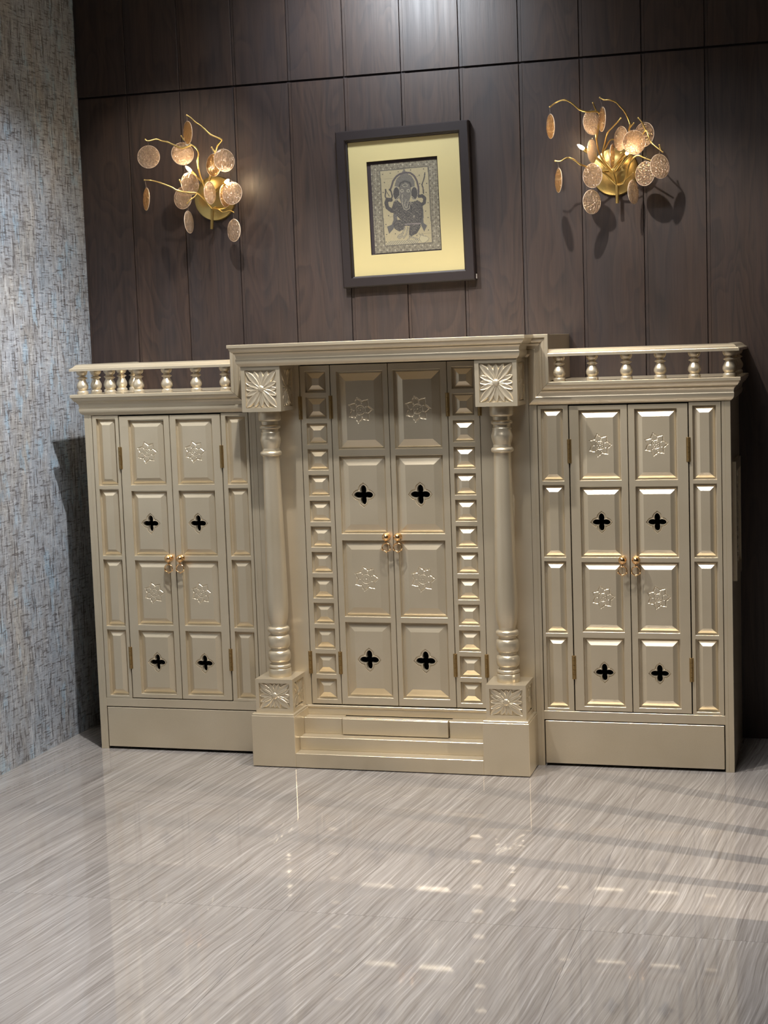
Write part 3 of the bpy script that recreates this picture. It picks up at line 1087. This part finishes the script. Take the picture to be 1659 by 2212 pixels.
# border scroll ornament
orn = (np.sin(PX / 17.0) * np.sin(PY / 15.0) > 0.35)
put(orn & (nz > 0.35), (0.12, 0.10, 0.07), 0.3)
put((np.sin(PX / 23.0 + 1) * np.sin(PY / 27.0) > 0.8), LITE, 0.2)
INN = [(382, 405), (1278, 335), (1352, 1690), (470, 1752)]
put(inpoly(INN), GRND, 0.10)
IC = INN + [INN[0]]
put(near(IC, 20), (0.11, 0.095, 0.07), 0.2)
put(near([(240, 420), (330, 1880)], 7), DRK)
put(near([(300, 420), (365, 1700)], 5), LITE)
put(near([(1340, 340), (1420, 1740)], 5), LITE)
for y_ in (560, 905, 1075, 1240, 1410, 1585):
    put(near([(390 + (y_ - 400) * 0.065, y_), (1290 + (y_ - 400) * 0.055, y_ - 70)], 4), (0.22, 0.185, 0.11))
for x_, y_ in [(435, 470), (580, 450), (727, 424), (955, 397), (1195, 380), (1113, 490), (470, 615), (1123, 640), (1250, 637), (443, 792), (1240, 797), (450, 1050), (1275, 980), (1228, 1128), (540, 1208), (1275, 1244), (490, 1365), (1280, 1462), (503, 1546), (667, 1531), (1065, 1562), (492, 1680)]:
    put(np.hypot(PX - x_, PY - y_) < 10, DRK)
# prayer mat
mt = inpoly([(485, 1742), (540, 1662), (1105, 1628), (1100, 1700)])
put(mt, (0.40, 0.345, 0.21), 0.05)
put(mt & (np.sin((PX * np.where(PX < 880, 1, -1) - PY * 0.8) / 5.6) > 0.15), MID)
# halo, crown
put(inpoly([(655, 680), (690, 560), (770, 480), (835, 368), (880, 450), (970, 500), (1030, 600), (1030, 700), (960, 700), (945, 620), (850, 580), (765, 620), (740, 700)]), MID, 0.35)
put(near([(572, 750), (600, 690), (630, 590), (690, 510), (760, 465), (860, 440), (950, 448), (1020, 500), (1070, 590), (1098, 700), (1100, 850), (1160, 862)], 34), (0.085, 0.068, 0.066), 0.2)
# sashes
put(inpoly([(632, 1150), (630, 1290), (598, 1370), (512, 1402), (550, 1532), (632, 1440), (700, 1300), (700, 1150)]), (0.095, 0.086, 0.078), 0.15)
put(inpoly([(1130, 1100), (1188, 1100), (1190, 1340), (1256, 1384), (1202, 1492), (1150, 1390), (1120, 1250)]), (0.095, 0.086, 0.078), 0.15)
# arms
for P_, wd in (([(680, 1130), (600, 1120), (520, 1060), (500, 980), (520, 920), (585, 925)], 70), ([(520, 930), (480, 860), (490, 790), (490, 740)], 24), ([(590, 930), (615, 860), (590, 770), (560, 740)], 26),
               ([(480, 740), (560, 860)], 12), ([(1060, 1000), (1150, 1020), (1205, 980), (1215, 900), (1170, 855), (1110, 865)], 58), ([(1192, 810), (1185, 720), (1163, 655), (1190, 590), (1210, 520), (1218, 450)], 22)):
    put(near(P_, wd), DRK, 0.5)
# body
put(inpoly([(690, 920), (760, 980), (1000, 960), (1080, 930), (1180, 1000), (1175, 1200), (1140, 1330), (1135, 1410), (1070, 1520), (960, 1580), (918, 1540), (925, 1440), (935, 1390), (850, 1390), (820, 1450), (740, 1492), (650, 1440), (630, 1350), (690, 1280), (770, 1285), (705, 1220), (690, 1180), (640, 1170), (600, 1080), (640, 960)]), DRK, 0.6)
blob = (np.sin(PX / 7.0 + 2 * np.sin(PY / 23.0)) * np.sin(PY / 6.0 + 2 * np.sin(PX / 17.0)) > 0.5) & (nz > 0.3)
put(blob & inpoly([(640, 960), (1080, 940), (1170, 1010), (1130, 1400), (960, 1560), (930, 1390), (740, 1480), (640, 1420), (690, 1290), (640, 1160)]), (0.21, 0.185, 0.14), 0.3)
# feet
for P_, wd in (([(840, 1430), (800, 1530), (740, 1560), (715, 1590), (740, 1610), (800, 1575)], 30), ([(900, 1420), (870, 1540), (820, 1610)], 26), ([(930, 1560), (935, 1600), (900, 1630)], 22), ([(935, 1590), (1000, 1600), (1075, 1625)], 26)):
    put(near(P_, wd), MID, 0.3)
    put(near(P_, wd * 0.35), (0.36, 0.31, 0.2))
put(near([(850, 1360), (1130, 1345)], 22), (0.2, 0.165, 0.15), 0.2)
# head
put(inpoly([(742, 720), (765, 640), (850, 590), (940, 625), (965, 720), (955, 860), (925, 960), (900, 1100), (830, 1100), (790, 1000), (745, 900)]), MID, 0.5)
put(near([(745, 690), (765, 625), (850, 592), (940, 620), (962, 690)], 28), DRK)
for cx_ in (690, 1022):
    e = ((PX - cx_) / 62) ** 2 + ((PY - 810) / 118) ** 2
    put(e < 1, DRK, 0.5)
    put((e < 1.08) & (e > 0.86), LITE)
put(near([(800, 660), (855, 640), (905, 660), (880, 690), (820, 690), (800, 660)], 9), LITE)
for cx_ in (795, 910):
    put(np.hypot(PX - cx_, PY - 765) < 30, LITE)
    put(np.hypot(PX - cx_, PY - 765) < 13, DRK)
put(near([(745, 850), (700, 900), (680, 960)], 9), LITE)
put(near([(975, 860), (1020, 910), (1045, 950)], 9), LITE)
put(near([(800, 830), (800, 1000), (822, 1080), (870, 1112), (920, 1085), (938, 1020), (950, 975), (990, 1000)], 9), LITE)
put(near([(868, 920), (842, 990), (850, 1055), (885, 1062), (900, 1000), (910, 950)], 9), LITE)
put(near([(1000, 1205), (1010, 1250)], 7), LITE)
put(near([(1020, 1205), (1030, 1240)], 7), LITE)
# the mouse
put(inpoly([(1110, 1560), (1180, 1560), (1240, 1580), (1290, 1610), (1240, 1680), (1130, 1680), (1100, 1600)]), (0.40, 0.345, 0.21), 0.05)
for P_ in ([(1105, 1510), (1130, 1570), (1105, 1620), (1150, 1680)], [(1160, 1520), (1190, 1570), (1250, 1575), (1290, 1610), (1270, 1650), (1210, 1690)], [(1130, 1545), (1170, 1560)]):
    put(near(P_, 8), MID)
g = G()
vs = [(-PWI / 2 + PWI * i / NU, 0, PHI / 2 - PHI * j / NV) for j in range(NV + 1) for i in range(NU + 1)]
fs = [(j * (NU + 1) + i, (j + 1) * (NU + 1) + i, (j + 1) * (NU + 1) + i + 1, j * (NU + 1) + i + 1) for j in range(NV) for i in range(NU)]
g.add(vs, fs)
t = NT('engraved bronze toned print')
at = t.n('ShaderNodeAttribute', attribute_name='ink')
t.set(Base_Color=at.outputs['Color'], Roughness=0.5)
me = g.mesh('print_sheet', t.m, recalc=False)
ca = me.color_attributes.new('ink', 'FLOAT_COLOR', 'CORNER')
flat = np.repeat(np.concatenate([img.reshape(-1, 3), np.ones((NU * NV, 1))], 1), 4, axis=0).astype(np.float32)
ca.data.foreach_set('color', flat.ravel())
link('print_sheet', me, fr, (ox + 0.004, -0.0075, -0.003))

# ------------------------------------------------------------------ wall sconces
SL= {'branch': [[(-0.811, 0.43, 2.07), (-0.822, 0.41, 2.091), (-0.836, 0.4, 2.109), (-0.852, 0.38, 2.129), (-0.875, 0.36, 2.132), (-0.915, 0.34, 2.139), (-0.939, 0.33, 2.154), (-0.976, 0.31, 2.171), (-1.01, 0.3, 2.181), (-1.036, 0.3, 2.184)], [(-0.852, 0.38, 2.129), (-0.86, 0.37, 2.115), (-0.876, 0.36, 2.102), (-0.887, 0.36, 2.091)], [(-0.899, 0.355, 2.136), (-0.905, 0.36, 2.155), (-0.915, 0.36, 2.182)], [(-0.843, 0.445, 2.149), (-0.846, 0.42, 2.18), (-0.848, 0.4, 2.212), (-0.844, 0.38, 2.252), (-0.835, 0.37, 2.283), (-0.843, 0.36, 2.303), (-0.855, 0.35, 2.312), (-0.879, 0.34, 2.33), (-0.891, 0.34, 2.347)], [(-0.855, 0.35, 2.312), (-0.886, 0.33, 2.3), (-0.917, 0.32, 2.313), (-0.938, 0.31, 2.324), (-0.957, 0.3, 2.328), (-0.979, 0.3, 2.336), (-1.008, 0.29, 2.33), (-1.02, 0.29, 2.337)], [(-0.833, 0.445, 2.148), (-0.814, 0.42, 2.184), (-0.799, 0.41, 2.225), (-0.785, 0.405, 2.268), (-0.773, 0.4, 2.294), (-0.76, 0.39, 2.31), (-0.74, 0.38, 2.325), (-0.745, 0.37, 2.331), (-0.772, 0.35, 2.345), (-0.793, 0.34, 2.366), (-0.807, 0.33, 2.381), (-0.826, 0.33, 2.394), (-0.841, 0.32, 2.411), (-0.856, 0.32, 2.421)], [(-0.777, 0.4, 2.282), (-0.789, 0.395, 2.303)], [(-0.811, 0.43, 2.07), (-0.774, 0.41, 2.062), (-0.757, 0.4, 2.052), (-0.724, 0.39, 2.055), (-0.704, 0.38, 2.047)], [(-0.811, 0.43, 2.07), (-0.761, 0.42, 2.067), (-0.737, 0.42, 2.09), (-0.739, 0.42, 2.123)]], 'stem': [(-0.818, 0.43, 1.992), (-0.811, 0.43, 2.07)], 'socket': [[(-0.838, 0.45, 2.146), (-0.858, 0.43, 2.185), (-0.879, 0.39, 2.217)], [(-0.806, 0.45, 2.138), (-0.767, 0.42, 2.154), (-0.735, 0.39, 2.165)]], 'bulb': [(-0.894, 0.37, 2.225), (-0.709, 0.37, 2.178)], 'disc': [[(-1.008, 0.285, 2.269), (-1.007, 0.285, 2.333), 0.98, 0], [(-0.887, 0.335, 2.278), (-0.884, 0.335, 2.342), 0.993, 0], [(-0.853, 0.315, 2.354), (-0.853, 0.315, 2.419), 0.391, 1], [(-0.724, 0.355, 2.245), (-0.723, 0.355, 2.321), 0.906, 0], [(-0.78, 0.385, 2.233), (-0.784, 0.385, 2.301), 0.646, 1], [(-0.879, 0.375, 2.166), (-0.876, 0.375, 2.22), 0.787, 0], [(-0.919, 0.395, 2.116), (-0.916, 0.395, 2.155), 0.789, 0], [(-0.793, 0.365, 2.126), (-0.793, 0.365, 2.18), 0.515, 0], [(-0.697, 0.355, 2.118), (-0.702, 0.355, 2.169), 0.867, 0], [(-0.744, 0.4, 2.115), (-0.739, 0.4, 2.157), 0.48, 1], [(-1.03, 0.295, 2.11), (-1.032, 0.295, 2.181), 0.271, 1], [(-0.882, 0.355, 2.018), (-0.882, 0.355, 2.088), 0.405, 0], [(-0.704, 0.375, 1.978), (-0.702, 0.375, 2.045), 0.567, 0]]}
SR= {'branch': [[(0.774, 0.43, 2.069), (0.751, 0.42, 2.094), (0.73, 0.39, 2.115), (0.706, 0.365, 2.121), (0.68, 0.35, 2.132), (0.658, 0.33, 2.14), (0.635, 0.32, 2.158), (0.612, 0.31, 2.164), (0.592, 0.3, 2.153), (0.572, 0.3, 2.155)], [(0.774, 0.43, 2.07), (0.762, 0.42, 2.118), (0.734, 0.42, 2.155), (0.728, 0.42, 2.19), (0.738, 0.4, 2.215), (0.752, 0.38, 2.25), (0.772, 0.37, 2.269), (0.794, 0.36, 2.287), (0.803, 0.36, 2.298)], [(0.734, 0.415, 2.193), (0.756, 0.4, 2.225), (0.768, 0.4, 2.229)], [(0.768, 0.425, 2.097), (0.735, 0.41, 2.147), (0.716, 0.4, 2.189), (0.711, 0.38, 2.236), (0.708, 0.37, 2.263)], [(0.711, 0.38, 2.234), (0.722, 0.37, 2.276), (0.728, 0.36, 2.305), (0.721, 0.35, 2.325), (0.687, 0.33, 2.325), (0.66, 0.32, 2.334), (0.634, 0.31, 2.357), (0.611, 0.3, 2.368), (0.583, 0.3, 2.363), (0.559, 0.29, 2.346)], [(0.717, 0.35, 2.327), (0.707, 0.34, 2.356)], [(0.771, 0.43, 2.118), (0.812, 0.4, 2.169), (0.827, 0.38, 2.214), (0.831, 0.37, 2.254), (0.836, 0.36, 2.277), (0.821, 0.35, 2.315), (0.805, 0.34, 2.335), (0.789, 0.33, 2.352), (0.769, 0.32, 2.359), (0.749, 0.32, 2.361), (0.735, 0.32, 2.37)], [(0.835, 0.365, 2.264), (0.85, 0.36, 2.277)], [(0.777, 0.43, 2.068), (0.8, 0.42, 2.073), (0.812, 0.41, 2.093), (0.823, 0.4, 2.13), (0.841, 0.39, 2.155), (0.86, 0.38, 2.164), (0.882, 0.37, 2.154), (0.91, 0.36, 2.141), (0.927, 0.35, 2.136)], [(0.812, 0.41, 2.084), (0.839, 0.4, 2.105)], [(0.782, 0.43, 2.132), (0.823, 0.41, 2.167), (0.863, 0.385, 2.212), (0.89, 0.37, 2.25), (0.901, 0.36, 2.226), (0.912, 0.36, 2.203), (0.933, 0.35, 2.183), (0.953, 0.34, 2.166)], [(0.89, 0.37, 2.25), (0.881, 0.36, 2.274), (0.866, 0.36, 2.294)], [(0.946, 0.345, 2.172), (0.941, 0.345, 2.192)]], 'stem': [(0.776, 0.43, 2.002), (0.776, 0.43, 2.069)], 'socket': [[(0.737, 0.45, 2.136), (0.699, 0.42, 2.174), (0.663, 0.385, 2.201)], [(0.762, 0.45, 2.135), (0.791, 0.42, 2.156), (0.818, 0.39, 2.174)]], 'bulb': [(0.653, 0.37, 2.218), (0.836, 0.375, 2.187)], 'disc': [[(0.56, 0.29, 2.277), (0.559, 0.29, 2.346), 0.323, 1], [(0.699, 0.35, 2.287), (0.706, 0.35, 2.356), 0.696, 0], [(0.742, 0.32, 2.293), (0.735, 0.32, 2.369), 0.281, 1], [(0.694, 0.385, 2.19), (0.706, 0.385, 2.261), 0.384, 0], [(0.701, 0.335, 2.098), (0.693, 0.335, 2.152), 0.797, 0], [(0.694, 0.35, 2.006), (0.697, 0.35, 2.054), 0.736, 0], [(0.583, 0.3, 2.085), (0.582, 0.3, 2.153), 0.265, 1], [(0.766, 0.385, 2.168), (0.77, 0.385, 2.225), 0.185, 1], [(0.801, 0.365, 2.226), (0.804, 0.365, 2.297), 0.556, 0], [(0.851, 0.345, 2.207), (0.852, 0.345, 2.274), 0.923, 0], [(0.883, 0.385, 2.237), (0.863, 0.385, 2.295), 0.808, 0], [(0.942, 0.335, 2.116), (0.942, 0.335, 2.19), 0.769, 0], [(0.887, 0.36, 2.096), (0.893, 0.36, 2.158), 0.797, 0], [(0.839, 0.395, 2.036), (0.841, 0.395, 2.104), 0.445, 0]]}
def smooth_path(P, k=4):
    P = [Vector(q) for q in P]
    if len(P) < 3:
        return P
    out = []
    for i in range(len(P) - 1):
        p0, p1, p2, p3 = P[max(i - 1, 0)], P[i], P[i + 1], P[min(i + 2, len(P) - 1)]
        for j in range(k):
            t_ = j / k
            out.append(0.5 * ((2 * p1) + (-p0 + p2) * t_ + (2 * p0 - 5 * p1 + 4 * p2 - p3) * t_ ** 2 + (-p0 + 3 * p1 - 3 * p2 + p3) * t_ ** 3))
    out.append(P[-1])
    return out
# hammered glass disc, lens shaped, wobbling rim
def disc_mesh(seed, mat):
    rs = random.Random(seed)
    g = G()
    R, n, m = 0.0425, 56, 7
    ph = [rs.uniform(0, 6.28) for _ in range(3)]
    vs, fs = [], []
    rim = [1 + 0.012 * math.sin(5 * 2 * PI * k / n + ph[0]) + 0.010 * math.sin(9 * 2 * PI * k / n + ph[1]) for k in range(n)]
    for side in (-1, 1):
        for i in range(m + 1):
            q = i / m
            r = R * (1 - q) if side < 0 else R * q
            if side < 0:
                r = R * q
            for k in range(n):
                a = 2 * PI * k / n
                hh = (0.0038 * math.sqrt(max(0, 1 - q ** 4)) + 0.0011)
                if 0 < i < m:
                    hh += rs.uniform(-0.0007, 0.0007)
                vs.append((max(r, 0.0003) * rim[k] * math.cos(a), side * hh, max(r, 0.0003) * rim[k] * math.sin(a)))
    for sd in range(2):
        b = sd * (m + 1) * n
        for i in range(m):
            for k in range(n):
                k2 = (k + 1) % n
                fs.append((b + i * n + k, b + i * n + k2, b + (i + 1) * n + k2, b + (i + 1) * n + k))
        fs.append(tuple(b + k for k in range(n)))
    b0, b1 = m * n, (m + 1) * n + m * n
    for k in range(n):
        k2 = (k + 1) % n
        fs.append((b0 + k, b0 + k2, b1 + k2, b1 + k))
    g.add(vs, fs)
    return g.mesh('glass_disc', mat, 35)
GD = [disc_mesh(i, M['glass']) for i in range(3)] + [disc_mesh(5, M['amber'])]
g = G(); g.torus((0, 0, 0), 0.0428, 0.0011, 'y', 40, 6)
RIMM = g.mesh('disc_rim', M['rim'], 50)
def sconce(S, label, plate):
    root = thing('wall_sconce', label, 'lamp', plate, 'branching brass sconces on the panelled wall')
    inv = Matrix.Translation(tuple(-q for q in plate))
    def K(o):
        o.matrix_parent_inverse = inv
        return o
    g = G()
    st = len(g.v)
    g.lathe([(0.088, 0.0), (0.088, 0.003), (0.085, 0.010), (0.070, 0.017), (0.040, 0.021), (0.0002, 0.022)], 48)
    g.rot(st, Matrix.Rotation(PI / 2, 3, 'X'))
    link('backplate', g.mesh('backplate', M['brass'], 40), root)
    g = G(); g.tube(S['stem'], 0.0062, 12)
    K(link('stem', g.mesh('stem', M['brass'], 50), root))
    # studs tying the stem and branches to the plate
    g = G()
    for q in (S['stem'][1], S['branch'][0][2]):
        g.tube([q, (plate[0] + (q[0] - plate[0]) * 0.5, plate[1] - 0.018, q[2] + 0.01)], 0.004, 8)
    K(link('mounting_stud', g.mesh('mounting_stud', M['brass'], 50), root))
    for P_ in S['branch']:
        pp_ = smooth_path(P_)
        n = len(pp_)
        r0 = 0.0040 if len(P_) > 4 else 0.0030
        rad = [(r0 - (r0 - 0.0022) * i / (n - 1)) * (1 + (0.35 if (i % 8 == 4 and len(P_) > 4) else 0)) for i in range(n)]
        g = G(); g.tube(pp_, rad, 8)
        e = pp_[-1]
        g.sphere(tuple(e), 0.0034, 8, 6)
        K(link('branch', g.mesh('branch', M['brass'], 50), root))
    for nb, (sk, bl) in enumerate(zip(S['socket'], S['bulb'])):
        soft = nb == 1 and S is SR
        lit = True
        g = G()
        g.tube(smooth_path(sk), [0.0050] * len(smooth_path(sk)), 10)
        a, b = Vector(sk[-2]), Vector(sk[-1])
        d = (b - a).normalized()
        g.tube([b - d * 0.030, b - d * 0.028, b - d * 0.004, b], [0.0052, 0.0078, 0.0078, 0.0066], 14)
        so = K(link('lamp_socket', g.mesh('lamp_socket', M['brass'], 50), root))
        g = G()
        tip = b + d * 0.030
        g.tube([b - d * 0.002, b + d * 0.004, b + d * 0.012, b + d * 0.022, tip], [0.0045, 0.0062, 0.0066, 0.0050, 0.0012], 12)
        bo = link('bulb', g.mesh('bulb', M['bulb'] if lit else M['glass'], 60), so)
        if not lit:
            continue
        ld = bpy.data.lights.new('bulb light', 'POINT')
        ld.energy = 0.35 if soft else 0.9
        ld.color = (1.0, 0.74, 0.45)
        ld.shadow_soft_size = 0.008
        lo = bpy.data.objects.new('bulb light', ld)
        COL.objects.link(lo)
        lo.location = b + d * 0.034 + Vector((0, -0.006, 0.0))
    for i, (c_, h_, ratio, am) in enumerate(S['disc']):
        c_, h_ = Vector(c_), Vector(h_)
        sgn = 1 if i % 2 else -1
        view = math.atan2(c_.x - 1.5446, c_.y + 5.5308)     # seen direction, for a sensible hang angle
        ang = -view + sgn * math.acos(min(0.999, max(0.10, ratio)))
        o = K(link('glass_disc', GD[3] if am else GD[i % 3], root, c_, (random.uniform(-0.05, 0.05), 0, ang)))
        link('disc_rim', RIMM, o)
        # wire hook from the twig to the rim
        top = Vector((0, 0, 0.0425))
        q = o.matrix_basis.inverted() @ h_
        g = G()
        if (q - top).length > 0.006:
            g.tube([top - Vector((0, 0, 0.001)), top.lerp(q, 0.35) + Vector((0.0012, 0, 0)), top.lerp(q, 0.7) - Vector((0.0012, 0, 0)), q], 0.0007, 6)
        g.torus(tuple(top + Vector((0, 0, 0.002))), 0.0026, 0.0006, 'x', 12, 5)
        link('hook', g.mesh('hook', M['wire'], 60), o)
    return root
sconce(SL, 'branching brass sconce with two lit bulbs and glass discs, left of the picture', (-0.821, YW - 0.001, 2.116))
sconce(SR, 'branching brass sconce with round glass discs, right of the picture', (0.762, YW - 0.001, 2.122))
